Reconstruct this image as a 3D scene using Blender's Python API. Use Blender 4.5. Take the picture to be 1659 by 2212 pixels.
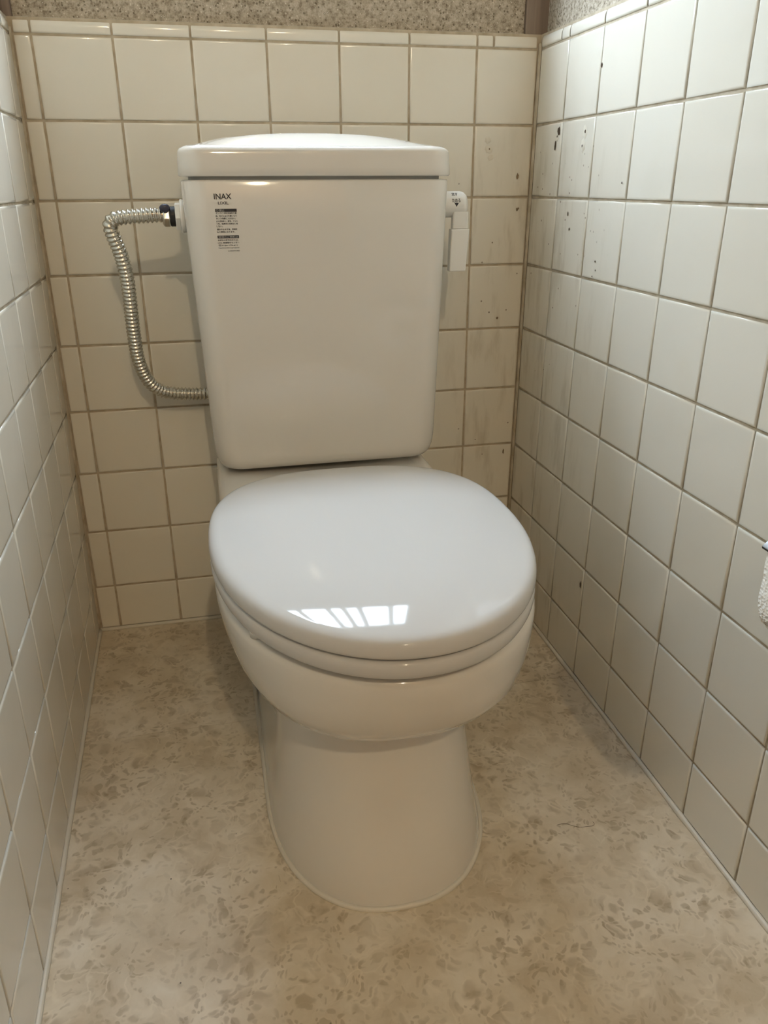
import bpy, bmesh, math, random
from mathutils import Vector, Matrix
random.seed(7)
S = bpy.context.scene
for o in list(bpy.data.objects):
    bpy.data.objects.remove(o, do_unlink=True)
COL = S.collection

# ------------------------------------------------------------------ camera
W_PX, H_PX, F_PX = 1659.0, 2212.0, 1702.26
PITCH, YAW, ROLL = 0.39554, 0.21654, -0.00468
CAM = Vector((-0.07478, -1.35921, 0.77025))
cam = bpy.data.cameras.new('camera'); cam_o = bpy.data.objects.new('camera', cam); COL.objects.link(cam_o)
cam.sensor_fit = 'HORIZONTAL'; cam.sensor_width = 36.0; cam.lens = F_PX / W_PX * 36.0; cam.clip_start = 0.02
_f = Vector((math.sin(YAW)*math.cos(PITCH), math.cos(YAW)*math.cos(PITCH), -math.sin(PITCH)))
_r = Vector((math.cos(YAW), -math.sin(YAW), 0)); _u = _r.cross(_f)
_c, _s = math.cos(ROLL), math.sin(ROLL)
R_, U_ = _c*_r + _s*_u, -_s*_r + _c*_u
cam_o.matrix_world = Matrix(((R_.x, U_.x, -_f.x, CAM.x), (R_.y, U_.y, -_f.y, CAM.y), (R_.z, U_.z, -_f.z, CAM.z), (0, 0, 0, 1)))
S.camera = cam_o

def pix_ray(px, py):
    return _f + (px - W_PX/2)/F_PX*R_ + (H_PX/2 - py)/F_PX*U_
def on_y(px, py, y):
    d = pix_ray(px, py); return CAM + d*((y - CAM.y)/d.y)
def on_z(px, py, z=0.0):
    d = pix_ray(px, py); return CAM + d*((z - CAM.z)/d.z)

# ------------------------------------------------------------------ light and exposure
SKY_STRENGTH = 56.0
LAMP_STRENGTH = 1280.0
LAMP_POS = Vector((0.06, -2.78, 2.27))
WIN = (-0.21, 0.33, 1.10, 1.44)          # window opening in the back wall: x0, x1, z0, z1
S.view_settings.view_transform = 'Standard'; S.view_settings.look = 'None'
S.view_settings.gamma = 1.0; S.view_settings.exposure = 0.12; S.view_settings.use_curve_mapping = False
world = bpy.data.worlds.new('sky'); S.world = world; world.use_nodes = True
bgn = world.node_tree.nodes['Background']
bgn.inputs[0].default_value = (0.75, 0.86, 1.0, 1); bgn.inputs[1].default_value = SKY_STRENGTH
pl = bpy.data.lights.new('window_portal', 'AREA'); pl.shape = 'RECTANGLE'
pl.size = WIN[1]-WIN[0]; pl.size_y = WIN[3]-WIN[2]; pl.cycles.is_portal = True
plo = bpy.data.objects.new('window_portal', pl); COL.objects.link(plo)
plo.location = ((WIN[0]+WIN[1])/2, 0.064, (WIN[2]+WIN[3])/2); plo.rotation_euler = (math.radians(-90), 0, 0)

# ------------------------------------------------------------------ material helpers
def mat(name, col, rough=0.5, metal=0.0, coat=0.0, spec=0.5):
    m = bpy.data.materials.new(name); m.use_nodes = True
    b = m.node_tree.nodes['Principled BSDF']
    b.inputs['Base Color'].default_value = (*col, 1); b.inputs['Roughness'].default_value = rough
    b.inputs['Metallic'].default_value = metal; b.inputs['Coat Weight'].default_value = coat
    b.inputs['Coat Roughness'].default_value = 0.04
    b.inputs['Specular IOR Level'].default_value = spec
    return m
class NT:
    def __init__(s, m): s.t = m.node_tree; s.b = s.t.nodes['Principled BSDF']
    def n(s, ty, **kw):
        x = s.t.nodes.new(ty)
        for k, v in kw.items():
            if hasattr(x, k) and not isinstance(v, tuple): setattr(x, k, v)
            else: x.inputs[k.replace('_', ' ')].default_value = v
        return x
    def l(s, a, b): s.t.links.new(a, b)
    def ramp(s, fac, stops):
        r = s.n('ShaderNodeValToRGB'); el = r.color_ramp.elements
        while len(el) < len(stops): el.new(0.5)
        for e, (p, c) in zip(el, stops): e.position = p; e.color = (*c, 1) if len(c) == 3 else c
        s.l(fac, r.inputs[0]); return r.outputs[0]
    def mix(s, fac, a, b, mode='MIX'):
        x = s.n('ShaderNodeMix'); x.data_type = 'RGBA'; x.blend_type = mode
        for sock, v in ((x.inputs[0], fac), (x.inputs[6], a), (x.inputs[7], b)):
            if hasattr(v, 'links'): s.l(v, sock)
            else: sock.default_value = v if not isinstance(v, tuple) else (*v, 1)
        return x.outputs[2]
    def math(s, op, a, b=0.0, clamp=False):
        x = s.n('ShaderNodeMath'); x.operation = op; x.use_clamp = clamp
        for sock, v in ((x.inputs[0], a), (x.inputs[1], b)):
            if hasattr(v, 'links'): s.l(v, sock)
            else: sock.default_value = v
        return x.outputs[0]
    def smooth(s, v, lo, hi):
        x = s.n('ShaderNodeMapRange'); x.interpolation_type = 'SMOOTHSTEP'
        s.l(v, x.inputs[0]); x.inputs[1].default_value = lo; x.inputs[2].default_value = hi
        return x.outputs[0]
    def pos(s, scale=(1, 1, 1)):
        g = s.n('ShaderNodeNewGeometry'); m = s.n('ShaderNodeMapping'); m.inputs['Scale'].default_value = scale
        s.l(g.outputs['Position'], m.inputs[0]); return m.outputs[0], g.outputs['Position']
    def noise(s, v, scale, detail=4, rough=0.5):
        x = s.n('ShaderNodeTexNoise'); x.inputs['Scale'].default_value = scale; x.inputs['Detail'].default_value = detail
        x.inputs['Roughness'].default_value = rough; s.l(v, x.inputs['Vector']); return x.outputs[0]
    def voro(s, v, scale, feature='F1'):
        x = s.n('ShaderNodeTexVoronoi'); x.feature = feature; x.inputs['Scale'].default_value = scale
        s.l(v, x.inputs['Vector']); return x
    def bump(s, h, strength, dist):
        x = s.n('ShaderNodeBump'); x.inputs['Strength'].default_value = strength; x.inputs['Distance'].default_value = dist
        s.l(h, x.inputs['Height']); s.l(x.outputs[0], s.b.inputs['Normal'])

def tile_material(name, stain):
    m = mat(name, (0.80, 0.765, 0.68), 0.12, coat=0.1); t = NT(m)
    v, p = t.pos()
    oi = t.n('ShaderNodeObjectInfo')
    base = t.mix(oi.outputs['Random'], (0.785, 0.74, 0.635), (0.815, 0.78, 0.685))
    n2 = t.noise(v, 9, 3)
    base = t.mix(t.math('MULTIPLY', t.smooth(n2, 0.5, 0.8), 0.25), base, (0.73, 0.67, 0.54))
    if stain:
        sep = t.n('ShaderNodeSeparateXYZ'); t.l(p, sep.inputs[0])
        vs, _ = t.pos((1, 1, 0.22))
        # grime that has run down beside the corner: strongest close to the edge x=.476/y=0
        if stain == 'back': near = t.smooth(sep.outputs[0], 0.27, 0.42)
        else: near = t.smooth(sep.outputs[1], -0.36, -0.14)
        low = t.math('SUBTRACT', 1.0, t.smooth(sep.outputs[2], 0.74, 0.90))
        zone = t.math('MULTIPLY', near, low)
        streak = t.smooth(t.noise(vs, 34, 5, 0.6), 0.48, 0.70)
        base = t.mix(t.math('MULTIPLY', t.math('MULTIPLY', streak, zone), 0.38), base, (0.42, 0.36, 0.25))
        vo = t.voro(v, 62); dots = t.math('LESS_THAN', vo.outputs['Distance'], 0.095)
        rnd = t.n('ShaderNodeSeparateColor'); t.l(vo.outputs['Color'], rnd.inputs[0])
        dots = t.math('MULTIPLY', dots, t.math('GREATER_THAN', rnd.outputs[0], 0.80))
        base = t.mix(t.math('MULTIPLY', t.math('MULTIPLY', dots, zone), 0.75), base, (0.16, 0.11, 0.06))
    t.l(base, t.b.inputs['Base Color'])
    t.bump(t.noise(v, 22, 2), 0.05, 0.004)
    return m

M = {}
M['tile'] = tile_material('glazed_cream_tile', None)
M['tile_back'] = tile_material('glazed_cream_tile_grimy_back', 'back')
M['tile_right'] = tile_material('glazed_cream_tile_grimy_right', 'right')
M['grout'] = mat('grout', (0.47, 0.40, 0.29), 0.85); t = NT(M['grout'])
v, p = t.pos(); t.l(t.ramp(t.noise(v, 60, 5), [(0.3, (0.39, 0.32, 0.22)), (0.7, (0.57, 0.49, 0.37))]), t.b.inputs['Base Color'])
M['mortar'] = mat('corner_mortar', (0.42, 0.36, 0.26), 0.85); t = NT(M['mortar'])
v, p = t.pos(); nz = t.noise(v, 40, 6); t.l(t.ramp(nz, [(0.35, (0.42, 0.35, 0.24)), (0.65, (0.62, 0.55, 0.43))]), t.b.inputs['Base Color']); t.bump(nz, 0.5, 0.004)
M['caulk'] = mat('caulk', (0.70, 0.65, 0.55), 0.45)
M['putty'] = mat('putty', (0.74, 0.69, 0.58), 0.7)
M['chip'] = mat('brown_chip', (0.24, 0.17, 0.10), 0.8)
M['hole'] = mat('hole_dark', (0.07, 0.045, 0.025), 0.9)
M['ceramic'] = mat('white_glazed_ceramic', (0.73, 0.695, 0.635), 0.07, coat=0.3); t = NT(M['ceramic'])
v, p = t.pos(); t.bump(t.noise(v, 14, 1), 0.03, 0.004)
M['seat'] = mat('white_seat_plastic', (0.60, 0.588, 0.568), 0.06, spec=0.22); t = NT(M['seat'])
v, p = t.pos(); t.bump(t.noise(v, 9, 1), 0.015, 0.004)
M['plastic'] = mat('white_lever_plastic', (0.77, 0.755, 0.71), 0.28); t = NT(M['plastic'])
v, p = t.pos(); t.bump(t.noise(v, 900, 2), 0.05, 0.0004)
M['ink'] = mat('black_print', (0.03, 0.027, 0.03), 0.5)
M['ink_white'] = mat('pale_print', (0.42, 0.40, 0.37), 0.5)
M['steel'] = mat('corrugated_steel', (0.66, 0.63, 0.56), 0.24, 1.0); t = NT(M['steel'])
v, p = t.pos(); t.l(t.ramp(t.noise(v, 120, 4), [(0.3, (0.14, 0.14, 0.14)), (0.7, (0.36, 0.36, 0.36))]), t.b.inputs['Roughness'])
M['chrome'] = mat('nickel_nut', (0.72, 0.71, 0.67), 0.2, 1.0)
M['black_rubber'] = mat('black_washer', (0.012, 0.013, 0.016), 0.55)
M['navy'] = mat('navy_cap', (0.035, 0.035, 0.06), 0.35)
M['dark_metal'] = mat('dark_metal', (0.10, 0.095, 0.09), 0.35, 1.0)
M['paper'] = mat('embossed_paper', (0.84, 0.76, 0.64), 0.9); t = NT(M['paper'])
v, p = t.pos(); t.bump(t.voro(v, 330).outputs['Distance'], 0.9, 0.0016)
M['frame'] = mat('window_frame_white', (0.62, 0.63, 0.64), 0.45)
M['bar'] = mat('window_bar_grey', (0.45, 0.46, 0.48), 0.5)
M['brown_wood'] = mat('brown_wood_post', (0.16, 0.09, 0.06), 0.6); t = NT(M['brown_wood'])
v, p = t.pos((90, 90, 3)); nz = t.noise(v, 1, 5)
t.l(t.ramp(nz, [(0.3, (0.14, 0.10, 0.075)), (0.7, (0.30, 0.235, 0.185))]), t.b.inputs['Base Color']); t.bump(nz, 0.3, 0.002)
M['door_wood'] = mat('door_wood', (0.35, 0.22, 0.13), 0.5); t = NT(M['door_wood'])
v, p = t.pos((30, 30, 2)); t.l(t.ramp(t.noise(v, 1, 5), [(0.3, (0.27, 0.17, 0.10)), (0.7, (0.42, 0.29, 0.19))]), t.b.inputs['Base Color'])
M['hall_floor'] = mat('dark_hall_boards', (0.10, 0.06, 0.035), 0.4); t = NT(M['hall_floor'])
v, p = t.pos((3, 40, 1)); t.l(t.ramp(t.noise(v, 1, 5), [(0.3, (0.07, 0.04, 0.022)), (0.7, (0.15, 0.09, 0.05))]), t.b.inputs['Base Color'])
M['ceiling'] = mat('ceiling_board', (0.62, 0.58, 0.50), 0.9); t = NT(M['ceiling'])
v, p = t.pos((20, 2, 1)); t.l(t.ramp(t.noise(v, 1, 4), [(0.3, (0.72, 0.66, 0.55)), (0.7, (0.82, 0.77, 0.67))]), t.b.inputs['Base Color'])

def plaster():
    m = mat('sand_plaster', (0.42, 0.36, 0.27), 0.95, spec=0.15); t = NT(m); v, p = t.pos()
    n1 = t.noise(v, 190, 3, 0.7)
    c = t.ramp(n1, [(0.30, (0.22, 0.18, 0.13)), (0.48, (0.43, 0.37, 0.285)), (0.66, (0.56, 0.50, 0.41))])
    vo = t.voro(v, 230); rnd = t.n('ShaderNodeSeparateColor'); t.l(vo.outputs['Color'], rnd.inputs[0])
    dk = t.math('MULTIPLY', t.math('LESS_THAN', vo.outputs['Distance'], 0.34), t.math('GREATER_THAN', rnd.outputs[0], 0.72))
    c = t.mix(t.math('MULTIPLY', dk, 0.7), c, (0.11, 0.085, 0.055))
    lt = t.math('MULTIPLY', t.math('LESS_THAN', vo.outputs['Distance'], 0.22), t.math('LESS_THAN', rnd.outputs[1], 0.10))
    c = t.mix(t.math('MULTIPLY', lt, 0.7), c, (0.75, 0.70, 0.60))
    t.l(c, t.b.inputs['Base Color']); t.bump(n1, 0.6, 0.003); return m
M['plaster'] = plaster()

def vinyl():
    m = mat('mottled_vinyl', (0.6, 0.52, 0.4), 0.42, spec=0.4); t = NT(m); v, p = t.pos()
    w = t.n('ShaderNodeTexNoise'); w.inputs['Scale'].default_value = 26; w.inputs['Detail'].default_value = 3; t.l(v, w.inputs['Vector'])
    vm = t.n('ShaderNodeVectorMath'); vm.operation = 'MULTIPLY_ADD'; t.l(w.outputs[1], vm.inputs[0])
    vm.inputs[1].default_value = (0.045, 0.045, 0.0); t.l(v, vm.inputs[2]); wv = vm.outputs[0]
    big = t.noise(wv, 11, 6, 0.62)
    c = t.ramp(big, [(0.32, (0.54, 0.445, 0.31)), (0.5, (0.66, 0.57, 0.43)), (0.70, (0.77, 0.69, 0.56))])
    # stone-like flecks of three sizes
    for sc, th, keep, col, amt in ((44, 0.28, 0.62, (0.40, 0.315, 0.205), 0.6), (88, 0.34, 0.60, (0.38, 0.30, 0.19), 0.6), (165, 0.34, 0.66, (0.35, 0.265, 0.165), 0.55)):
        vo = t.voro(wv, sc); rnd = t.n('ShaderNodeSeparateColor'); t.l(vo.outputs['Color'], rnd.inputs[0])
        edge = t.smooth(vo.outputs['Distance'], th-0.04, th+0.24)
        f = t.math('MULTIPLY', t.math('SUBTRACT', 1.0, edge), t.math('GREATER_THAN', rnd.outputs[0], keep))
        patch = t.smooth(t.noise(v, 13, 3), 0.40, 0.60)
        f = t.math('MULTIPLY', f, t.math('ADD', 0.35, t.math('MULTIPLY', patch, 0.65)))
        c = t.mix(t.math('MULTIPLY', f, amt), c, col)
    # pale veins
    ve = t.voro(wv, 42, 'DISTANCE_TO_EDGE'); vein = t.math('SUBTRACT', 1.0, t.smooth(ve.outputs['Distance'], 0.0, 0.075))
    vein = t.math('MULTIPLY', vein, t.smooth(t.noise(v, 17, 3), 0.47, 0.62))
    c = t.mix(t.math('MULTIPLY', vein, 0.42), c, (0.79, 0.70, 0.55))
    # scattered crumbs of dirt
    vo = t.voro(v, 75); rnd = t.n('ShaderNodeSeparateColor'); t.l(vo.outputs['Color'], rnd.inputs[0])
    d = t.math('MULTIPLY', t.math('LESS_THAN', vo.outputs['Distance'], 0.075), t.math('GREATER_THAN', rnd.outputs[0], 0.80))
    sep = t.n('ShaderNodeSeparateXYZ'); t.l(p, sep.inputs[0])
    zone = t.math('MULTIPLY', t.math('SUBTRACT', 1.0, t.smooth(sep.outputs[1], -0.62, -0.52)), t.math('SUBTRACT', 1.0, t.smooth(sep.outputs[0], -0.06, 0.04)))
    c = t.mix(t.math('MULTIPLY', t.math('MULTIPLY', d, t.math('ADD', zone, 0.12)), 0.8), c, (0.10, 0.075, 0.05))
    t.l(c, t.b.inputs['Base Color']); t.bump(t.noise(v, 300, 2), 0.08, 0.001); return m
M['vinyl'] = vinyl()

mg = bpy.data.materials.new('window_glass'); mg.use_nodes = True
nt = mg.node_tree; nt.nodes.clear()
out = nt.nodes.new('ShaderNodeOutputMaterial'); mx = nt.nodes.new('ShaderNodeMixShader'); tr = nt.nodes.new('ShaderNodeBsdfTransparent')
gl = nt.nodes.new('ShaderNodeBsdfGlossy'); gl.inputs['Roughness'].default_value = 0.02
tr.inputs[0].default_value = (0.95, 0.975, 0.98, 1)
mx.inputs[0].default_value = 0.06; nt.links.new(tr.outputs[0], mx.inputs[1]); nt.links.new(gl.outputs[0], mx.inputs[2]); nt.links.new(mx.outputs[0], out.inputs[0])
M['glass'] = mg
mb = bpy.data.materials.new('lit_bulb'); mb.use_nodes = True
b = mb.node_tree.nodes['Principled BSDF']; b.inputs['Base Color'].default_value = (1, 0.95, 0.85, 1)
b.inputs['Emission Color'].default_value = (1.0, 0.82, 0.55, 1); b.inputs['Emission Strength'].default_value = LAMP_STRENGTH
M['bulb'] = mb

# ------------------------------------------------------------------ mesh helpers
def obj(name, me, m, parent=None, smooth=True):
    o = bpy.data.objects.new(name, me); COL.objects.link(o)
    if m is not None and not me.materials: me.materials.append(m)
    if smooth:
        for p_ in me.polygons: p_.use_smooth = True
    if parent is not None: o.parent = parent
    return o
def mesh(name, verts, faces):
    me = bpy.data.meshes.new(name); me.from_pydata([tuple(v) for v in verts], [], faces); me.update()
    bm = bmesh.new(); bm.from_mesh(me); bmesh.ops.recalc_face_normals(bm, faces=bm.faces); bm.to_mesh(me); bm.free(); return me
def tag(o, label, cat=None, kind=None, group=None):
    o['label'] = label
    if cat: o['category'] = cat
    if kind: o['kind'] = kind
    if group: o['group'] = group
    return o
def empty(name, loc=(0, 0, 0)):
    o = bpy.data.objects.new(name, None); COL.objects.link(o); o.location = loc; o.empty_display_size = 0.05; return o
class MB:
    def __init__(s): s.v = []; s.f = []
    def box(s, a, b):
        k = len(s.v); x0, y0, z0 = a; x1, y1, z1 = b
        s.v += [(x0, y0, z0), (x1, y0, z0), (x1, y1, z0), (x0, y1, z0), (x0, y0, z1), (x1, y0, z1), (x1, y1, z1), (x0, y1, z1)]
        s.f += [tuple(k+i for i in q) for q in ((0, 3, 2, 1), (4, 5, 6, 7), (0, 1, 5, 4), (1, 2, 6, 5), (2, 3, 7, 6), (3, 0, 4, 7))]; return s
    def rings(s, rings, cap0=True, cap1=True, fan0=None, fan1=None):
        n = len(rings[0]); k = len(s.v)
        for r in rings: s.v += [tuple(p_) for p_ in r]
        for i in range(len(rings)-1):
            for j in range(n):
                a = k+i*n+j; b_ = k+i*n+(j+1) % n
                s.f.append((a, b_, b_+n, a+n))
        L = k+(len(rings)-1)*n
        if fan0 is not None:
            s.v.append(tuple(fan0)); c = len(s.v)-1
            for j in range(n): s.f.append((k+(j+1) % n, k+j, c))
        elif cap0: s.f.append(tuple(k+j for j in reversed(range(n))))
        if fan1 is not None:
            s.v.append(tuple(fan1)); c = len(s.v)-1
            for j in range(n): s.f.append((L+j, L+(j+1) % n, c))
        elif cap1: s.f.append(tuple(L+j for j in range(n)))
        return s
    def build(s, name, m, parent=None, smooth=False): return obj(name, mesh(name, s.v, s.f), m, parent, smooth)
def bevel(o, w, seg=2):
    b_ = o.modifiers.new('bevel', 'BEVEL'); b_.width = w; b_.segments = seg; b_.limit_method = 'ANGLE'; b_.harden_normals = False
    for p_ in o.data.polygons: p_.use_smooth = True
    wn = o.modifiers.new('wn', 'WEIGHTED_NORMAL'); wn.keep_sharp = True; return o
def superell(xc, yc, a, bf, bb, nf, nb, z, n=96):
    pts = []
    for i in range(n):
        t_ = 2*math.pi*i/n; c, s_ = math.cos(t_), math.sin(t_)
        e = 2/(nf if s_ < 0 else nb)
        pts.append((xc + a*math.copysign(abs(c)**e, c), yc + (bf if s_ < 0 else bb)*math.copysign(abs(s_)**e, s_), z))
    return pts
def rrect(x0, x1, y0, y1, r, z, seg=7, bow=0.0):
    pts = []
    for cx, cy, a0 in ((x1-r, y1-r, 0), (x0+r, y1-r, 90), (x0+r, y0+r, 180), (x1-r, y0+r, 270)):
        for i in range(seg+1):
            a = math.radians(a0 + 90*i/seg); pts.append((cx+r*math.cos(a), cy+r*math.sin(a), z))
    return pts
def dense_n(ring, counts):
    out_ = []
    for i_, a_ in enumerate(ring):
        b_ = ring[(i_+1) % len(ring)]; k_ = counts[i_]
        out_ += [tuple(a_[c_]+(b_[c_]-a_[c_])*m_/k_ for c_ in range(3)) for m_ in range(k_)]
    return out_
def lathe(profile, axis='z', n=32, origin=(0, 0, 0)):
    """profile: (radius, height) pairs; returns rings about an axis"""
    rings = []
    for r, h in profile:
        ring = []
        for i in range(n):
            a = 2*math.pi*i/n; c, s_ = r*math.cos(a), r*math.sin(a)
            p_ = {'z': (c, s_, h), 'x': (h, c, s_), 'y': (s_, h, c)}[axis]
            ring.append((p_[0]+origin[0], p_[1]+origin[1], p_[2]+origin[2]))
        rings.append(ring)
    return rings
def sweep(path, rad, n=16):
    """path: list of Vectors, rad: function index -> radius"""
    rings = []; T0 = (path[1]-path[0]).normalized()
    N = T0.cross(Vector((0, 0, 1)));
    if N.length < 1e-3: N = T0.cross(Vector((0, 1, 0)))
    N.normalize()
    for i, P in enumerate(path):
        T = (path[min(i+1, len(path)-1)]-path[max(i-1, 0)]).normalized()
        N = (N - T*N.dot(T)).normalized(); B = T.cross(N); r = rad(i)
        rings.append([P + (N*math.cos(2*math.pi*k/n)+B*math.sin(2*math.pi*k/n))*r for k in range(n)])
    return rings
def catmull(pts, step):
    pts = [pts[0]*2-pts[1]] + pts + [pts[-1]*2-pts[-2]]; fine = []
    for i in range(1, len(pts)-2):
        a, b_, c, d = pts[i-1:i+3]
        for k in range(60):
            t_ = k/60
            fine.append(0.5*((2*b_)+(c-a)*t_+(2*a-5*b_+4*c-d)*t_*t_+(3*b_-a-3*c+d)*t_**3))
    fine.append(pts[-2]); res = [fine[0]]; acc = 0
    for i in range(1, len(fine)):
        seg = (fine[i]-fine[i-1]).length; acc += seg
        while acc >= step:
            acc -= step; res.append(fine[i] + (fine[i-1]-fine[i])*(acc/max(seg, 1e-9)))
    return res
def text_mesh(body, width, height=None):
    """flat text, lower left corner at 0,0, scaled to a width (and height)"""
    cu = bpy.data.curves.new('t', 'FONT'); cu.body = body; cu.resolution_u = 3; cu.offset = 0.014
    o = bpy.data.objects.new('t', cu); COL.objects.link(o)
    dg = bpy.context.evaluated_depsgraph_get(); me = bpy.data.meshes.new_from_object(o.evaluated_get(dg))
    bpy.data.objects.remove(o); bpy.data.curves.remove(cu)
    vs = [v_.co.copy() for v_ in me.vertices]; fs = [tuple(p_.vertices) for p_ in me.polygons]; bpy.data.meshes.remove(me)
    if not vs: return [], []
    x0, x1 = min(v_.x for v_ in vs), max(v_.x for v_ in vs); y0, y1 = min(v_.y for v_ in vs), max(v_.y for v_ in vs)
    sx = width/(x1-x0); sy = height/(y1-y0) if height else sx
    return [((v_.x-x0)*sx, (v_.y-y0)*sy) for v_ in vs], fs

# ------------------------------------------------------------------ the room
P = 0.110; RS = 0.99561*P; H9 = 0.08996
ROWS = [H9 + (9-r)*RS for r in range(1, 10)]        # joint heights, top first
ZTOP = ROWS[0]                                       # below the bullnose
ZCAP = 0.989
XR, XL = 0.4765, -0.3206
FRONT = -1.545; CEIL = 2.50
HALL = (-0.75, 1.0, -3.35)         # unseen hallway, added dark past the door to cut low bounce light: x0, x1, far y
def right_x(y, z): return XR - 0.0007*y + 0.0062*z
def left_x(y, z): return XL - 0.0258*y + 0.0123*z
JOINT = 0.0034; PROUD = 0.0022

_tile_cache = {}
def tile_mesh(w, h):
    key = (round(w, 4), round(h, 4))
    if key in _tile_cache: return _tile_cache[key]
    rings = []
    for ins, d in ((0.0, -0.002), (0.0, PROUD*0.35), (0.0005, PROUD*0.72), (0.0016, PROUD*0.95), (0.0032, PROUD), (0.0042, PROUD)):
        a, b_ = w/2-ins, h/2-ins
        rings.append([(-a, -b_, d), (a, -b_, d), (a, b_, d), (-a, b_, d)])
    mb_ = MB(); mb_.rings(rings, cap0=False); me = mesh('tile', mb_.v, mb_.f)
    for p_ in me.polygons: p_.use_smooth = True
    _tile_cache[key] = me; return me
def put_tile(parent, m, centre, ux, uz, w, h, name='tile'):
    """ux: direction of the width, uz: of the height; local z looks out of the wall"""
    me = tile_mesh(w, h)
    o = bpy.data.objects.new(name, me); COL.objects.link(o); o.parent = parent
    if not me.materials: me.materials.append(m)
    if me.materials[0] != m:
        o.material_slots[0].link = 'OBJECT'; o.material_slots[0].material = m
    nz_ = ux.cross(uz).normalized(); uy = nz_.cross(ux).normalized()
    tilt = Matrix.Rotation(random.gauss(0, 0.0022), 3, 'X') @ Matrix.Rotation(random.gauss(0, 0.0022), 3, 'Y')
    rot = Matrix((ux.normalized(), uy, nz_)).transposed() @ tilt
    o.matrix_local = Matrix.Translation(centre) @ rot.to_4x4()
    return o
def bull_mesh(w):
    key = ('bull', round(w, 4))
    if key in _tile_cache: return _tile_cache[key]
    h = ZCAP-ZTOP-JOINT/2; rad = min(0.013, h*0.75)
    prof = [(0.0, -0.004), (0.0, PROUD*0.4), (0.0012, PROUD*0.9), (0.003, PROUD), (h-rad, PROUD)]
    for i in range(1, 8):
        a = math.radians(90*i/7); prof.append((h-rad+rad*math.sin(a), PROUD-rad*(1-math.cos(a))))
    rings = []
    for ins, off in ((0, -0.001), (0.0006, -0.0002), (0.0018, 0.0)):
        rings.append([(-w/2+ins, y_, z_+off) for y_, z_ in prof])
    rings += [[(-x_, y_, z_) for x_, y_, z_ in r] for r in reversed(rings)]
    mb_ = MB(); n = len(prof); vs = [p_ for r in rings for p_ in r]
    fs = [(i*n+j, (i+1)*n+j, (i+1)*n+j+1, i*n+j+1) for i in range(len(rings)-1) for j in range(n-1)]
    me = mesh('bullnose_tile', vs, fs)
    for p_ in me.polygons: p_.use_smooth = True
    _tile_cache[key] = me; return me
def put_bull(parent, m, centre, ux, w):
    me = bull_mesh(w); o = bpy.data.objects.new('bullnose_tile', me); COL.objects.link(o); o.parent = parent
    if not me.materials: me.materials.append(m)
    if me.materials[0] != m: o.material_slots[0].link = 'OBJECT'; o.material_slots[0].material = m
    uz = Vector((0, 0, 1)); nz_ = ux.cross(uz).normalized()
    o.matrix_local = Matrix.Translation(centre) @ Matrix((ux.normalized(), uz, nz_)).transposed().to_4x4()

GAP = PROUD                      # grout surface lies this far behind the tile faces
PLB = 0.013                      # plaster face behind tile faces
# ---- back wall with its window opening
def wall_mesh_back():
    mb_ = MB(); x0, x1 = XL-0.10, XR+0.12; y0, y1 = PLB, 0.06
    a0, a1, z0, z1 = WIN
    mb_.box((x0, y0, 0.95), (x1, y1, z0)); mb_.box((x0, y0, z1), (x1, y1, CEIL)); mb_.box((x0, y0, z0), (a0, y1, z1)); mb_.box((a1, y0, z0), (x1, y1, z1))
    return mb_
wall_back = wall_mesh_back().build('wall_back', M['plaster'])
tag(wall_back, 'back wall of sand plaster above cream tile wainscot, behind the toilet tank', kind='structure')
g = MB().box((XL-0.02, GAP, -0.02), (XR+0.02, 0.06, ZCAP-0.002)).build('tile_bed', M['grout'], wall_back)
XJ = [-0.28191 + P*j for j in range(7)]
zlev = [ZTOP] + ROWS[1:] + [0.004]
ux = Vector((1, 0, 0)); uz = Vector((0, 0, 1))
for i in range(len(zlev)-1):
    zt, zb_ = zlev[i], zlev[i+1]
    xs = [left_x(0, zt)+0.0025] + XJ + [right_x(0, zt)-0.002]
    for j in range(len(xs)-1):
        xa, xb = xs[j], xs[j+1]
        put_tile(wall_back, M['tile_back'], Vector(((xa+xb)/2, GAP, (zt+zb_)/2)), ux, uz, xb-xa-JOINT, zt-zb_-JOINT)
xs = [left_x(0, .97)+0.003] + XJ + [XJ[-1]+0.0275, right_x(0, .97)-0.003]
for j in range(len(xs)-1):
    put_bull(wall_back, M['tile'], Vector(((xs[j]+xs[j+1])/2, GAP, ZTOP+JOINT/2)), ux, xs[j+1]-xs[j]-JOINT*0.9)

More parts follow.
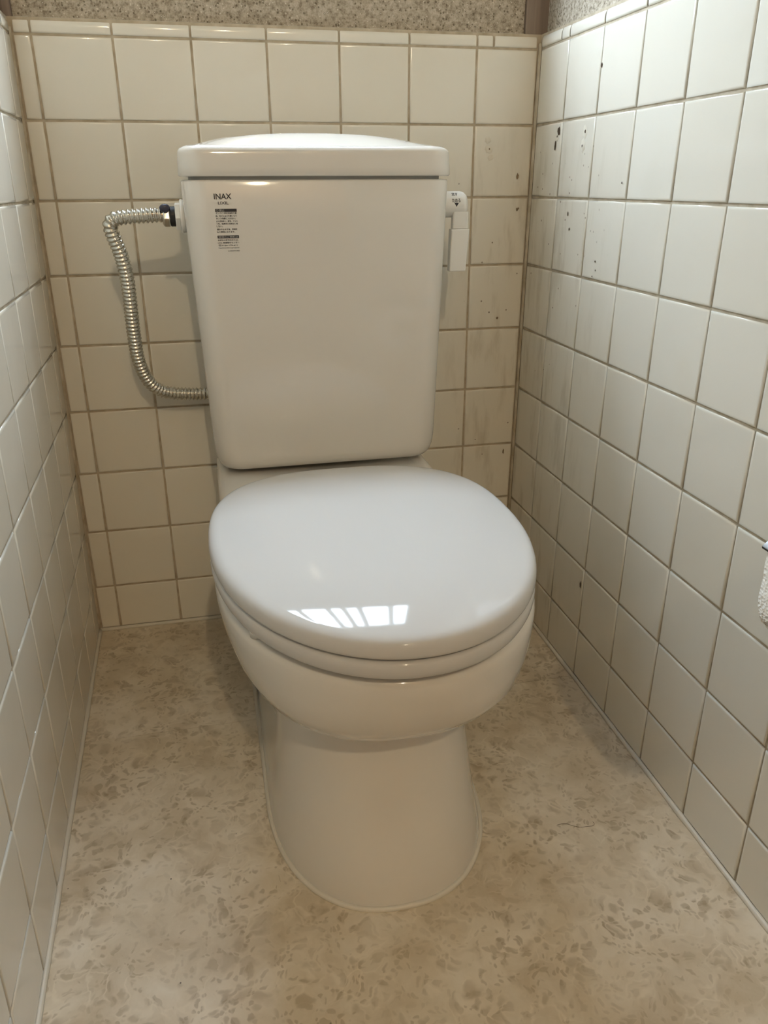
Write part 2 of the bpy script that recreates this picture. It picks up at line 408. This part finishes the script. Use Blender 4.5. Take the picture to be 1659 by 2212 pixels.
# ---- side walls
def side_wall(name, fx, sgn, first, joints, m, label):
    """sgn: +1 right wall (faces -x), -1 left wall (faces +x)"""
    def P3(off, y, z): return (fx(y, z)+sgn*off, y, z)
    def slab(off, depth, y0, y1, z0, z1):
        k = MB(); k.v = [P3(off, y0, z0), P3(off, y1, z0), P3(off, y1, z1), P3(off, y0, z1), P3(off+depth, y0, z0), P3(off+depth, y1, z0), P3(off+depth, y1, z1), P3(off+depth, y0, z1)]
        k.f = [(0, 3, 2, 1), (4, 5, 6, 7), (0, 1, 5, 4), (1, 2, 6, 5), (2, 3, 7, 6), (3, 0, 4, 7)]; return k
    w = slab(PLB, 0.1, 0.02, FRONT, 0.95, CEIL).build(name, M['plaster']); tag(w, label, kind='structure')
    slab(GAP, 0.1, 0.02, FRONT, -0.02, ZCAP-0.002).build('tile_bed', M['grout'], w)
    ys = [first]+joints
    for i in range(len(zlev)-1):
        zt, zb_ = zlev[i], zlev[i+1]
        for j in range(len(ys)-1):
            ya, yb = ys[j], ys[j+1]; yc = (ya+yb)/2; zc = (zt+zb_)/2
            d = Vector((fx(yb, zc)-fx(ya, zc), yb-ya, 0)).normalized()
            if sgn < 0: d = -d
            up = Vector((fx(yc, zt)-fx(yc, zb_), 0, zt-zb_)).normalized()
            put_tile(w, m, Vector(P3(GAP, yc, zc)), d, up, abs(yb-ya)-JOINT*0.85, zt-zb_-JOINT)
    ys2 = [first]+([joints[0]+0.029] if sgn > 0 else [])+joints
    for j in range(len(ys2)-1):
        ya, yb = ys2[j], ys2[j+1]; yc = (ya+yb)/2
        d = Vector((fx(yb, .97)-fx(ya, .97), yb-ya, 0)).normalized()
        if sgn < 0: d = -d
        put_bull(w, M['tile'], Vector(P3(GAP, yc, ZTOP+JOINT/2)), d, abs(yb-ya)-JOINT*0.85)
    return w
wall_right = side_wall('wall_right', right_x, 1, -0.0065, [-(0.11137+P*k) for k in range(13)]+[FRONT], M['tile_right'], 'right wall, cream square tiles to waist height with sand plaster above')
wall_left = side_wall('wall_left', left_x, -1, -0.003, [-(0.16361+P*(k-1)) for k in range(13)]+[FRONT], M['tile'], 'left wall, cream square tiles to waist height with sand plaster above')
# ---- floor, ceiling, front wall and door
def floor_sheet(y0, y1, z):
    mb_ = MB(); mb_.box((XL-0.03, y1, -0.03), (XR+0.03, y0, z)); return mb_
floor = floor_sheet(0.02, FRONT-0.09, -0.0025).build('floor', M['grout']); tag(floor, 'floor of mottled beige sheet vinyl around the toilet', kind='structure')
SEAM = -0.331
MB().box((XL-0.03, SEAM+0.0006, -0.0024), (XR+0.03, 0.02, 0.0)).build('vinyl_sheet', M['vinyl'], floor)
MB().box((XL-0.03, FRONT-0.05, -0.0024), (XR+0.03, SEAM-0.0006, 0.0004)).build('vinyl_sheet', M['vinyl'], floor)
ceil = MB().box((HALL[0]-0.1, HALL[2]-0.1, CEIL), (HALL[1]+0.1, 0.15, CEIL+0.05)).build('ceiling', M['ceiling']); tag(ceil, 'pale boarded ceiling over toilet room and hallway', kind='structure')
DX0, DX1, DH, FY = -0.27, 0.42, 1.97, FRONT-0.09
wf = MB()
for a, b_ in (((HALL[0]-0.05, FY, -0.02), (DX0, FRONT, CEIL)), ((DX1, FY, -0.02), (HALL[1]+0.05, FRONT, CEIL)), ((DX0, FY, DH), (DX1, FRONT, CEIL))): wf.box(a, b_)
wf = wf.build('wall_front', M['plaster']); tag(wf, 'sand plaster wall around the open doorway to the hallway', kind='structure')
fl2 = MB().box((HALL[0]-0.05, HALL[2]-0.05, -0.03), (HALL[1]+0.05, FY, -0.002)).build('floor_hallway', M['hall_floor']); tag(fl2, 'unseen hallway floor beyond the doorway, dark wood to cut bounce light', kind='structure')
for nm, a, b_ in (('wall_hallway_left', (HALL[0]-0.1, HALL[2]-0.1, -0.02), (HALL[0], FRONT, CEIL)), ('wall_hallway_right', (HALL[1], HALL[2]-0.1, -0.02), (HALL[1]+0.1, FRONT, CEIL)), ('wall_hallway_far', (HALL[0], HALL[2]-0.1, -0.02), (HALL[1], HALL[2], CEIL))):  # added out of view in dark wood so less light bounces in low
    o = MB().box(a, b_).build(nm, M['door_wood']); tag(o, 'unseen brown wall, kept dark to cut bounce light, of the ' + nm[5:].replace('_', ' ') + ' side', kind='structure')
door = MB().box((DX0-0.05, FY-0.70, 0.004), (DX0-0.012, FY-0.01, DH-0.01)).build('door_1', M['door_wood']); tag(door, 'brown wooden toilet room door standing open into the hallway', kind='structure')
MB().rings(lathe([(0.012, 0), (0.012, 0.03), (0.024, 0.035), (0.027, 0.05), (0.02, 0.065), (0.001, 0.068)], 'x', 20, (DX0-0.012, FY-0.63, 0.98))).build('door_knob', M['chrome'], door, True)
# ---- posts, mortar and sealant
bevel(MB().box((0.459, 0.004, ZCAP-0.004), (0.499, 0.06, CEIL)).build('trim_1', M['brown_wood']), 0.0015)
tag(bpy.data.objects['trim_1'], 'weathered brown wooden post in the corner above the right bullnose tiles', kind='structure')
bevel(MB().box((-0.40, 0.004, ZCAP-0.004), (-0.3035, 0.06, CEIL)).build('trim_2', M['brown_wood']), 0.0015)
tag(bpy.data.objects['trim_2'], 'brown wooden post in the corner above the left bullnose tiles', kind='structure')
def mortar_strip(name, fx, sgn, y_in, x_in, label):
    """a rough fillet of mortar in the vertical corner"""
    mb_ = MB(); rings = []; n = 46
    for i in range(n):
        z = ZCAP*0.985*i/(n-1); r1 = random.uniform(0.9, 1.08); r2 = random.uniform(0.9, 1.08)
        x = fx(0, z); rings.append([(x-sgn*x_in*r1, -0.0002+GAP*0.4, z), (x-sgn*0.002, -y_in*0.35, z), (x+sgn*0.0006, -y_in*r2, z), (x+sgn*0.012, 0.004, z)])
    mb_.rings(rings); o = mb_.build(name, M['mortar']); tag(o, label, kind='structure'); return o
mortar_strip('trim_3', right_x, 1, 0.0065, 0.0018, 'rough brownish mortar joint down the right corner')
mortar_strip('trim_4', left_x, -1, 0.003, 0.0022, 'thin mortar joint down the left corner')
def sealant(name, pts, label, r=0.0042):
    path = catmull([Vector(p_) for p_ in pts], 0.02)
    rr = [r*random.uniform(0.85, 1.12) for _ in path]
    o = MB().rings(sweep(path, lambda i: rr[i], 8)).build(name, M['caulk'], None, True); tag(o, label, kind='structure'); return o
sealant('baseboard_back', [(left_x(0, 0)+.002, -0.0005, 0.0018), (0.08, -0.0005, 0.0018), (XR-.002, -0.0005, 0.0018)], 'pale sealant bead along the foot of the back wall')
sealant('baseboard_right', [(right_x(y, 0)-0.0008, y, 0.0018) for y in (-0.004, -0.5, -1.0, FRONT+.01)], 'pale sealant bead along the foot of the right wall')
sealant('baseboard_left', [(left_x(y, 0)+0.0008, y, 0.0018) for y in (-0.004, -0.5, -1.0, FRONT+.01)], 'pale sealant bead along the foot of the left wall')

# ---- window above the tank (behind the top of the frame, lights the room)
a0, a1, z0, z1 = WIN
fr_ = MB(); FW = 0.02
for a, b_ in (((a0, 0.022, z0+FW), (a0+FW, 0.046, z1-FW)), ((a1-FW, 0.022, z0+FW), (a1, 0.046, z1-FW)), ((a0, 0.022, z0), (a1, 0.046, z0+FW)), ((a0, 0.022, z1-FW), (a1, 0.046, z1))): fr_.box(a, b_)
win = fr_.build('window_1', M['frame']); tag(win, 'window with upright bars high in the back wall over the tank', kind='structure')
xm = (a0+a1)/2
bevel(MB().box((xm-0.012, 0.026, z0+FW), (xm+0.012, 0.044, z1-FW)).build('mullion', M['frame'], win), 0.002)
MB().box((a0+FW, 0.033, z0+FW), (xm-0.012, 0.036, z1-FW)).build('pane', M['glass'], win)
MB().box((xm+0.012, 0.033, z0+FW), (a1-FW, 0.036, z1-FW)).build('pane', M['glass'], win)
for k in range(4):
    xb = a0+FW+(a1-a0-2*FW)*(k+0.5+(0.15 if k < 2 else -0.15)*0)/4
    bevel(MB().box((xb-0.013, 0.050, z0), (xb+0.013, 0.060, z1)).build('bar', M['bar'], win), 0.002)
bevel(MB().box((a0-0.015, 0.002, z0-0.02), (a1+0.02, 0.022, z0)).build('sill', M['brown_wood'], win), 0.002)

# ---- ceiling lamp
lamp = empty('ceiling_lamp', (LAMP_POS.x, LAMP_POS.y, CEIL)); tag(lamp, 'small bare bulb lamp hanging under the ceiling', 'lamp')
MB().rings(lathe([(0.045, 0), (0.05, -0.004), (0.05, -0.018), (0.02, -0.026)], 'z', 28)).build('ceiling_rose', M['plastic'], lamp, True)
hz = LAMP_POS.z-CEIL
MB().rings(lathe([(0.006, -0.02), (0.006, hz+0.10)], 'z', 10)).build('cord', M['black_rubber'], lamp, True)
MB().rings(lathe([(0.008, hz+0.10), (0.019, hz+0.09), (0.02, hz+0.035), (0.017, hz+0.028)], 'z', 24)).build('socket', M['plastic'], lamp, True)
MB().rings(lathe([(0.013, hz+0.028), (0.018, hz+0.02), (0.026, hz+0.008), (0.029, hz-0.004), (0.026, hz-0.017), (0.016, hz-0.027), (0.001, hz-0.030)], 'z', 24)).build('bulb', M['bulb'], lamp, True)

# ------------------------------------------------------------------ the toilet
XC = 0.0885; YC = -0.514
toilet = empty('toilet', (XC, -0.40, 0)); tag(toilet, 'white two-piece toilet with closed lid and tall rectangular tank', 'toilet')
T0 = toilet.location
def part(mb_, name, m, parent=toilet, smooth=True):
    if parent is toilet or parent.parent is toilet:
        mb_.v = [(x-T0.x, y-T0.y, z-T0.z) for x, y, z in mb_.v]
    return mb_.build(name, m, parent, smooth)
# bowl and pedestal: one glazed body
def lev(z, a, yf, yb, nf, nb, yc=YC): return superell(XC+.003*min(1, max(0, (z-.2)/.03)), yc, a, yc-yf, yb-yc, nf, nb, z)
BOWL = [(.000, .1375, -.716, -.10, 2.3, 5), (.004, .1375, -.716, -.10, 2.3, 5), (.03, .1325, -.706, -.10, 2.3, 5), (.07, .1270, -.692, -.10, 2.3, 5), (.11, .1225, -.677, -.10, 2.3, 5),
        (.15, .1190, -.664, -.10, 2.3, 5), (.185, .1175, -.655, -.10, 2.3, 5), (.205, .1175, -.652, -.11, 2.3, 5), (.2115, .119, -.655, -.12, 2.35, 5), (.216, .124, -.669, -.13, 2.4, 4.5), (.223, .132, -.687, -.14, 2.36, 4.2),
        (.237, .1455, -.711, -.15, 2.34, 4), (.257, .1600, -.739, -.17, 2.33, 3.6), (.282, .1715, -.7605, -.19, 2.28, 3.2), (.308, .1795, -.770, -.21, 2.18, 3), (.330, .1835, -.7745, -.22, 2.1, 2.8),
        (.3420, .1840, -.776, -.23, 2.08, 2.8), (.3487, .1818, -.7743, -.235, 2.08, 2.8), (.3510, .1765, -.7690, -.24, 2.08, 2.8), (.3514, .165, -.757, -.25, 2.08, 2.8)]
bw = MB(); bw.rings([lev(*r) for r in BOWL])
# shelf carrying the tank
SH = []
for z, ins in ((.20, .03), (.24, .008), (.30, .001), (.335, .0), (.344, .0015), (.349, .005), (.3515, .011), (.352, .016)):
    SH.append(rrect(XC-.1685+ins, XC+.1735-ins, -.345+ins, -.03, .045, z, 8))
bw.rings(SH); part(bw, 'bowl', M['ceramic'])
# sealant round the foot
ring = superell(XC, YC, .1385, .7175-.514, .414, 2.3, 5, 0.0015, 96)
path = [Vector(p_) for p_ in ring[48:96]+ring[:1]]
se = MB(); se.rings(sweep([path[0]+Vector((0, .3, 0))]+path+[path[-1]+Vector((0, .3, 0))], lambda i: .0036, 8)); so = part(se, 'sealant_bead', M['caulk']); so['label'] = 'pale sealant bead round the foot'
# seat ring
A, BF, BB, NF, NB = .184, .2757, .1968, 2.035, 2.75
def lidring(ins, z, extra=0.0): return superell(XC, YC, A-ins, BF-ins, BB-ins+extra, NF, NB, z, 128)
sr = [lidring(.085, .372), lidring(.078, .3785), lidring(.012, .3797), lidring(.0055, .3795), lidring(.0025, .3783), lidring(.0008, .3758), lidring(.0002, .3710), lidring(.0008, .3660), lidring(.0022, .3622), lidring(.0040, .3608), lidring(.008, .3605), lidring(.07, .3605), lidring(.083, .364)]
sm = MB(); n = 128; sm.v = [p_ for r in sr for p_ in r]
sm.f = [(i*n+j, i*n+(j+1) % n, ((i+1) % len(sr))*n+(j+1) % n, ((i+1) % len(sr))*n+j) for i in range(len(sr)) for j in range(n)]
seat = part(sm, 'seat', M['seat'])
for px_, py_ in ((-.138, -.655), (.138, -.655), (-.152, -.45), (.152, -.45)):
    b_ = rrect(XC+px_-.011, XC+px_+.011, py_-.016, py_+.016, .008, 0, 4)
    bm_ = MB(); bm_.rings([[(x, y, z_) for x, y, _ in b_] for z_ in (.3505, .3606)]); part(bm_, 'seat_bumper', M['plastic'])
# lid
lr = [lidring(.02, .3830), lidring(.008, .3825), lidring(.0022, .3826), lidring(.0006, .3836), lidring(.0, .3862), lidring(.0002, .3905), lidring(.0010, .3940), lidring(.0027, .3972), lidring(.0055, .3998), lidring(.0092, .4016)]
zl = .4016; prev = .0092
for ins in (.0135, .0185, .025, .033, .042, .052, .063, .075, .088, .102, .117, .132, .147, .160, .170):
    slope = math.radians(15.0)*(1-((ins+prev)/2)/.184)**2.6
    zl += (ins-prev)*math.tan(slope); prev = ins; lr.append(lidring(ins, zl))
lm = MB(); lm.rings(lr, cap0=True, fan1=(XC, YC-.035, zl+.0002)); lid = part(lm, 'seat_lid', M['seat'])
for s_ in (-1, 1):
    hx = XC+s_*.07
    hm = MB(); hm.rings(lathe([(.001, hx-.026), (.010, hx-.026), (.012, hx-.022), (.012, hx+.022), (.010, hx+.026), (.001, hx+.026)], 'x', 20, (0, -.318, .366))); part(hm, 'hinge', M['seat'])
# tank
TX = 0.0950; TF = -0.197; TB = -0.06
def tr_(hw, yf, z, r=.032): return rrect(TX-hw, TX+hw, yf, TB, r, z, 8)
tk = [tr_(.147, -.165, .3575), tr_(.160, -.180, .3590), tr_(.1655, -.188, .3630), tr_(.1700, -.1935, .3705), tr_(.1725, -.1962, .3800), tr_(.1742, -.197, .392), tr_(.1755, -.197, .41)]
for k in range(1, 9):
    t_ = k/8; tk.append(tr_(.1755+(.1885-.1755)*t_, TF, .41+(.7725-.41)*t_))
tk += [tr_(.1878, TF+.0012, .7745), tr_(.184, TF+.006, .7752), tr_(.178, TF+.009, .7755), tr_(.178, TF+.009, .7805)]
tm = MB(); tm.rings(tk); tank = part(tm, 'tank', M['ceramic'])
LHW = .1908
def lr_(ins, z, r=.034): return rrect(TX-LHW+ins, TX+LHW-ins, TF-.004+ins, TB+.006-ins*0.4, max(.006, r-ins*.5), z, 8)
tl = [lr_(.006, .7795), lr_(.0015, .7793), lr_(.0, .781), lr_(.0003, .79), lr_(.0012, .806), lr_(.002, .8105), lr_(.004, .8138), lr_(.0075, .816), lr_(.0125, .8176)]
for ins in (.02, .03, .042, .056, .07, .083): tl.append(lr_(ins, .8176+.0165*(1-(1-(ins-.0125)/.0745)**2)))
def crown(p_):
    u = min(1, abs(p_[0]-TX)/(LHW-.012)); v_ = min(1, max(0, (p_[1]-TF-.0085)/(TB-TF-.012)))
    return (p_[0], p_[1], .8176+.0215*(1-u**2.6)*math.sin(min(1, v_*1.35)*math.pi/2)*(1-max(0, (v_-.8)/.2)**2))
cnt = [1]*36; cnt[8] = cnt[26] = 24; cnt[17] = cnt[35] = 6
tl = [dense_n(r_, cnt) for r_ in tl[:9]]+[[crown(p_) for p_ in dense_n(lr_(ins, 0, .03), cnt)] for ins in (.0135, .017, .022, .028, .035, .043, .051, .059, .066, .072)]
tlm = MB(); tlm.rings(tl); tl_o = part(tlm, 'tank_lid', M['ceramic'])
# flush lever on the right side of the tank
LV = Vector((TX+.1872, -.135, .7400)); KR = .0185
kn = MB(); kn.rings(lathe([(KR-.001, LV.x-.004), (KR, LV.x), (KR, LV.x+.030), (KR-.0015, LV.x+.036), (KR-.005, LV.x+.040), (KR-.011, LV.x+.0415), (.001, LV.x+.042)], 'x', 40, (0, LV.y, LV.z)))
knob = part(kn, 'lever_hub', M['plastic']); knob['label'] = 'white lever hub with black Japanese lettering'
am = MB(); AXO = .0095
am.rings([rrect(LV.x+AXO+.008, LV.x+AXO+.032, LV.y-.0155, LV.y-.004, .002, LV.z-.010, 3), rrect(LV.x+AXO+.0075, LV.x+AXO+.0315, LV.y-.0155, LV.y-.004, .002, LV.z-.034, 3)])
am.rings([rrect(LV.x+AXO+.005, LV.x+AXO+.0335, LV.y-.019, LV.y-.004, .002, LV.z-.0345, 3), rrect(LV.x+AXO+.0045, LV.x+AXO+.033, LV.y-.020, LV.y-.004, .002, LV.z-.036, 3), rrect(LV.x+AXO+.0015, LV.x+AXO+.0275, LV.y-.024, LV.y-.010, .002, LV.z-.094, 3), rrect(LV.x+AXO+.0025, LV.x+AXO+.0265, LV.y-.023, LV.y-.011, .002, LV.z-.095, 3)])
part(am, 'lever_arm', M['plastic'], smooth=False)
# lettering wrapped on the hub
lt = MB()
def wrap(vs, fs, x0, ang0):
    k = len(lt.v)
    for x, y in vs:
        a = ang0 + y/KR
        lt.v.append((LV.x+x0+x, LV.y-(KR+.0003)*math.cos(a), LV.z+(KR+.0003)*math.sin(a)))
    lt.f.extend(tuple(k+i for i in f_) for f_ in fs)
for body, w_, h_, x0, a0_ in (('流す', .0095, .0068, .0145, .70), ('ためる', .0128, .0056, .0145, .17), ('▼', .0068, .0056, .0178, -.17)):
    vs, fs = text_mesh(body, w_, h_); wrap(vs, fs, x0, a0_)
part(lt, 'lever_lettering', M['ink'], smooth=False)
# printed notice on the tank front
YP = TF-.0004
def tank_uv(px_, py_): q = on_y(px_, py_, YP); return q.x, q.z
black = MB(); pale = MB(); pale2 = MB(); brand = MB()
def put_text(dst, body, pxa, pya, pxb, pyb, y=YP):
    """text whose lower left is at pixel a and upper right at pixel b on the tank front"""
    xa, za = tank_uv(pxa, pya); xb, zb_ = tank_uv(pxb, pyb)
    vs, fs = text_mesh(body, xb-xa, zb_-za); k = len(dst.v)
    dst.v += [(xa+x, y, za+z) for x, z in vs]; dst.f += [tuple(k+i for i in f_) for f_ in fs]
def put_bar(dst, pxa, pya, pxb, pyb):
    xa, za = tank_uv(pxa, pya); xb, zb_ = tank_uv(pxb, pyb); k = len(dst.v)
    dst.v += [(xa, YP, za), (xb, YP, za), (xb, YP, zb_), (xa, YP, zb_)]; dst.f.append((k, k+1, k+2, k+3))
put_text(brand, 'INAX', 462.3, 430.6, 499.3, 417.9)
put_text(brand, 'LIXIL', 471.0, 441.7, 493.7, 435.2)
def ln(body, x0, x1, yb_, h=5.2, dst=None): put_text(black if dst is None else dst, body, x0, yb_, x1, yb_-h)
put_bar(black, 465.0, 457.9, 511.0, 450.9)
ln('\u2298', 467, 471.5, 457.0, 5.2, pale); ln('禁止', 473.5, 484.5, 457.0, 5.2, pale)
for body, x0, x1, yb_ in (('タンクに 市販洗浄剤や薬', 466, 511, 462.8), ('品、石けんなどを置いたり', 466, 511, 468.7), ('タンク内部に入れない。', 467, 509, 474.3), ('また掃除時に、酸性、アルカ', 467.5, 513, 480.2), ('リ性、塩素系の洗剤を使用', 468, 513.3, 485.6), ('しない。', 468, 481.5, 491.3),
                          ('漏水や止水不良、早期故', 469, 513, 497.7), ('障の原因になります。', 469, 508, 503.3)):
    ln(body, x0, x1, yb_, 4.6)
put_bar(black, 470.2, 515.3, 515.8, 508.2)
ln('修理のご依頼は', 472, 514, 514.2, 5.2, pale2)
for body, x0, x1, yb_, h in (('お求めの販売店または、', 471, 515, 520.9, 4.6), ('LIXIL 修理受付センター', 471, 517, 526.6, 4.6), ('\u260e0120-179-411', 472, 512.5, 532.6, 5.0), ('http://www.lixil.co.jp/support/', 472.5, 517.2, 537.6, 4.0)):
    ln(body, x0, x1, yb_, h)
ln('6-0482073-0963', 493, 518, 543.2, 2.8)
for mb_, nm, m_, dy in ((brand, 'brand_lettering', M['ink'], 0), (black, 'printed_notice', M['ink'], 0), (pale, 'notice_heading', M['ink_white'], -.0003), (pale2, 'notice_heading', M['ink_white'], -.0003)):
    mb_.v = [(x, y+dy, z) for x, y, z in mb_.v]; part(mb_, nm, m_, smooth=False)

# ------------------------------------------------------------------ water supply hose
hose = empty('water_supply_hose', (-0.022, 0.0, 0.45)); tag(hose, 'corrugated steel water hose looping from the tank side to the wall', 'hose')
H0 = hose.location
def hpart(mb_, name, m, smooth=True):
    mb_.v = [(x-H0.x, y-H0.y, z-H0.z) for x, y, z in mb_.v]; return mb_.build(name, m, hose, smooth)
hp = [on_y(*q) for q in ((356, 463.5, -0.14), (330, 464.5, -0.14), (300, 466.5, -0.141), (268, 469, -0.142), (247, 473.5, -0.142), (238, 486, -0.14), (244, 508, -0.136), (261, 550, -0.126), (274, 600, -0.114), (282, 660, -0.101), (289, 720, -0.087), (300, 780, -0.072), (322, 824, -0.058), (352, 845, -0.048), (395, 850.5, -0.041), (450, 850, -0.038))]
hp += [Vector((-.055, -.037, hp[-1].z)), Vector((-.035, -.032, hp[-1].z)), Vector((-.024, -.015, hp[-1].z)), Vector((-.022, .001, hp[-1].z))]
PITCH_H = .0061; path = catmull(hp, PITCH_H/8)
hm = MB(); hm.rings(sweep(path, lambda i: .00965+.00105*math.cos(2*math.pi*i/8), 18)); hpart(hm, 'corrugated_tube', M['steel'])
N0 = on_y(362, 466, -.14); AX = N0.y; AZ = N0.z-.001
def hexring(x, r, rot=0.0): return [(x, AX+r*math.cos(rot+math.pi*k/3), AZ+r*math.sin(rot+math.pi*k/3)) for k in range(6)]
xa = on_y(350, 466, -.14).x; xb = on_y(368.5, 466, -.14).x; xc_ = on_y(379, 466, -.14).x; xd = on_y(390, 466, -.14).x; xe = on_y(395, 466, -.14).x
nm_ = MB(); nm_.rings([hexring(xa, .0105, .2), hexring(xa+.003, .0145, .2), hexring(xb-.0015, .0145, .2), hexring(xb, .0132, .2)]); no = hpart(nm_, 'union_nut', M['chrome'], False); bevel(no, .0012)
wm = MB(); prof = []
for k in range(9): prof.append((.0138 if k % 2 == 0 else .0131, xb+(xc_-xb)*k/8))
wm.rings(lathe(prof, 'x', 28, (0, AX, AZ))); hpart(wm, 'threaded_end', M['black_rubber'])
fm = MB(); fm.rings([hexring(xc_, .0185, .1), hexring(xc_+.001, .0195, .1), hexring(xd-.001, .0195, .1), hexring(xd, .0190, .1)]); fo = hpart(fm, 'lock_nut', M['plastic'], False); bevel(fo, .001)
pm = MB(); pm.rings(lathe([(.0215, xd), (.0225, xd+.001), (.0225, xe-.001), (.0215, TX-.1868)], 'x', 32, (0, AX, AZ))); hpart(pm, 'flange_washer', M['plastic'])
q = on_y(355.5, 449.5, -.151)
cm = MB(); cm.rings(lathe([(.0008, .0052), (.0035, .0048), (.0058, .0035), (.0066, .0012), (.0066, -.006), (.005, -.008)], 'y', 24)); cm.v = [(q.x+x*1.1, q.y-y, q.z+z*.85) for x, y, z in cm.v]; hpart(cm, 'navy_cap', M['navy'])

# ------------------------------------------------------------------ paper roll and its holder on the right wall
PR = Vector((.4135, -.913, .452)); RR = .055; RL = .114
roll = empty('toilet_paper_roll', (PR.x, PR.y, PR.z)); tag(roll, 'cream embossed toilet paper roll in the holder on the right wall', 'paper roll')
rm = MB(); y0_, y1_ = -RL/2, RL/2
rr_ = lathe([(.020, y0_), (RR-.001, y0_), (RR, y0_+.001), (RR, y1_-.001), (RR-.001, y1_), (.020, y1_)], 'y', 64)
n = 64; rm.v = [p_ for r in rr_ for p_ in r]; rm.f = [(i*n+j, i*n+(j+1) % n, ((i+1) % 6)*n+(j+1) % n, ((i+1) % 6)*n+j) for i in range(6) for j in range(n)]
rm.build('paper', M['paper'], roll, True)
tf = MB(); sheet = []
for i in range(9):
    a = math.radians(210-i*9); rad = RR+.0012+.0012*max(0, i-4)
    sheet.append([(rad*math.cos(a), y0_+.001, rad*math.sin(a)), (rad*math.cos(a), y1_-.002+.010*max(0, i-5)/3, rad*math.sin(a)), ((rad+.0006)*math.cos(a), y1_-.002+.010*max(0, i-5)/3, (rad+.0006)*math.sin(a)), ((rad+.0006)*math.cos(a), y0_+.001, (rad+.0006)*math.sin(a))])
tf.rings(sheet); tf.build('loose_end', M['paper'], roll, True)
MB().rings([r for r in lathe([(.0195, y0_+.001), (.0195, y1_-.001)], 'y', 32)]).build('core', M['putty'], roll, True)
hold = empty('paper_holder', (right_x(-.913, .5), -.913, .50)); tag(hold, 'dark metal paper holder screwed to the right wall tiles', 'paper holder')
hb = MB(); hb.box((-.006, -.075, -.09), (0, .075, .03)); hb = bevel(hb.build('back_plate', M['chrome'], hold), .002)
for s_ in (-1, 1):
    k = MB(); k.box((-.085, s_*.0645-.0025, -.062), (-.004, s_*.0645+.0025, -.034)); bevel(k.build('arm', M['dark_metal'], hold), .002)
cv = MB(); pr_ = []
for i in range(13):
    a = math.radians(78+i*5.35); pr_.append((PR.x-hold.location.x+.0665*math.cos(a), PR.z-.50+.0575*math.sin(a)))
pr_ = [(-.003, pr_[0][1]+.001)]+pr_
cv.rings([[(x, -.067, z), (x, .067, z), (x-.001, .067, z+.0022), (x-.001, -.067, z+.0022)] for x, z in pr_]); bevel(cv.build('cover', M['dark_metal'], hold), .0006, 1)

# ------------------------------------------------------------------ marks left on the tiles
def patch(parent, centre, n_, r, m, name, flat=.0008, stretch=1.0):
    n_ = Vector(n_).normalized(); up = Vector((0, 0, 1)); s1 = up.cross(n_).normalized(); mb_ = MB(); rings = []
    jit = [random.uniform(.75, 1.2) for _ in range(14)]
    for rr2, h in ((1.0, 0), (.75, flat*.7), (.35, flat)):
        rings.append([Vector(centre)+s1*(r*rr2*jit[i]*math.cos(2*math.pi*i/14))+up*(r*rr2*stretch*jit[i]*math.sin(2*math.pi*i/14))+n_*h for i in range(14)])
    mb_.rings(rings, cap0=False); return mb_.build(name, m, parent, True)
def on_right(px_, py_):
    d = pix_ray(px_, py_); t_ = (XR-CAM.x)/d.x; q_ = CAM+d*t_; return Vector((right_x(q_.y, q_.z)-.0001, q_.y, q_.z))
for px_, py_, r, m_ in ((1056, 323, .0065, 'putty'), (1054, 303, .005, 'putty'), (1060, 341, .005, 'putty')): patch(wall_back, on_y(px_, py_, -.0002), (0, -1, 0), r, M[m_], 'filled_screw_hole')
for px_, py_, r, s_ in ((1057, 322, .0014, 1.0), (1117, 452, .0022, 1.2), (1120, 450, .0015, 1), (1118, 381, .0022, 2.2), (1074, 687, .0020, 1.2), (1087, 975, .0016, 3)): patch(wall_back, on_y(px_, py_, -.0009), (0, -1, 0), r, M['chip'], 'dark_chip', .0004, s_)
for px_, py_, r in ((1257, 285, .007), (1252, 316, .0075), (1198, 296, .005)): patch(wall_right, on_right(px_, py_), (-1, 0, 0), r, M['putty'], 'filled_screw_hole', .0009, 1.3)
for px_, py_, r, s_ in ((1201, 284, .0042, 1.5), (1198, 295, .002, 1), (1193.5, 315, .0028, 2.4), (1251.5, 315, .0016, 1.4), (1258, 284, .0022, 1.2), (1221.5, 462, .0017, 2), (1224.5, 495, .002, 1), (1280.5, 565, .0016, 1), (1281, 584, .0012, 1), (1274, 597, .0012, 1), (1337, 395, .0014, 1), (1292, 140, .0022, 1.6), (1253, 1263, .002, 3)):
    q_ = on_right(px_, py_); q_.x -= .0008; patch(wall_right, q_, (-1, 0, 0), r, M['hole'], 'dark_chip', .0004, s_)

# ------------------------------------------------------------------ a hair on the floor
hpts = [on_z(*q_, .0009) for q_ in ((1204, 1782), (1220, 1778.5), (1235, 1783), (1252, 1786.5), (1272, 1785), (1282, 1783), (1283.5, 1778), (1280, 1775))]
hh = MB(); hh.rings(sweep(catmull(hpts, .002), lambda i: .00022, 5)); ho = hh.build('hair_strand', M['hole'], None, True)
tag(ho, 'single dark curved hair lying on the beige floor beside the pedestal', 'hair')
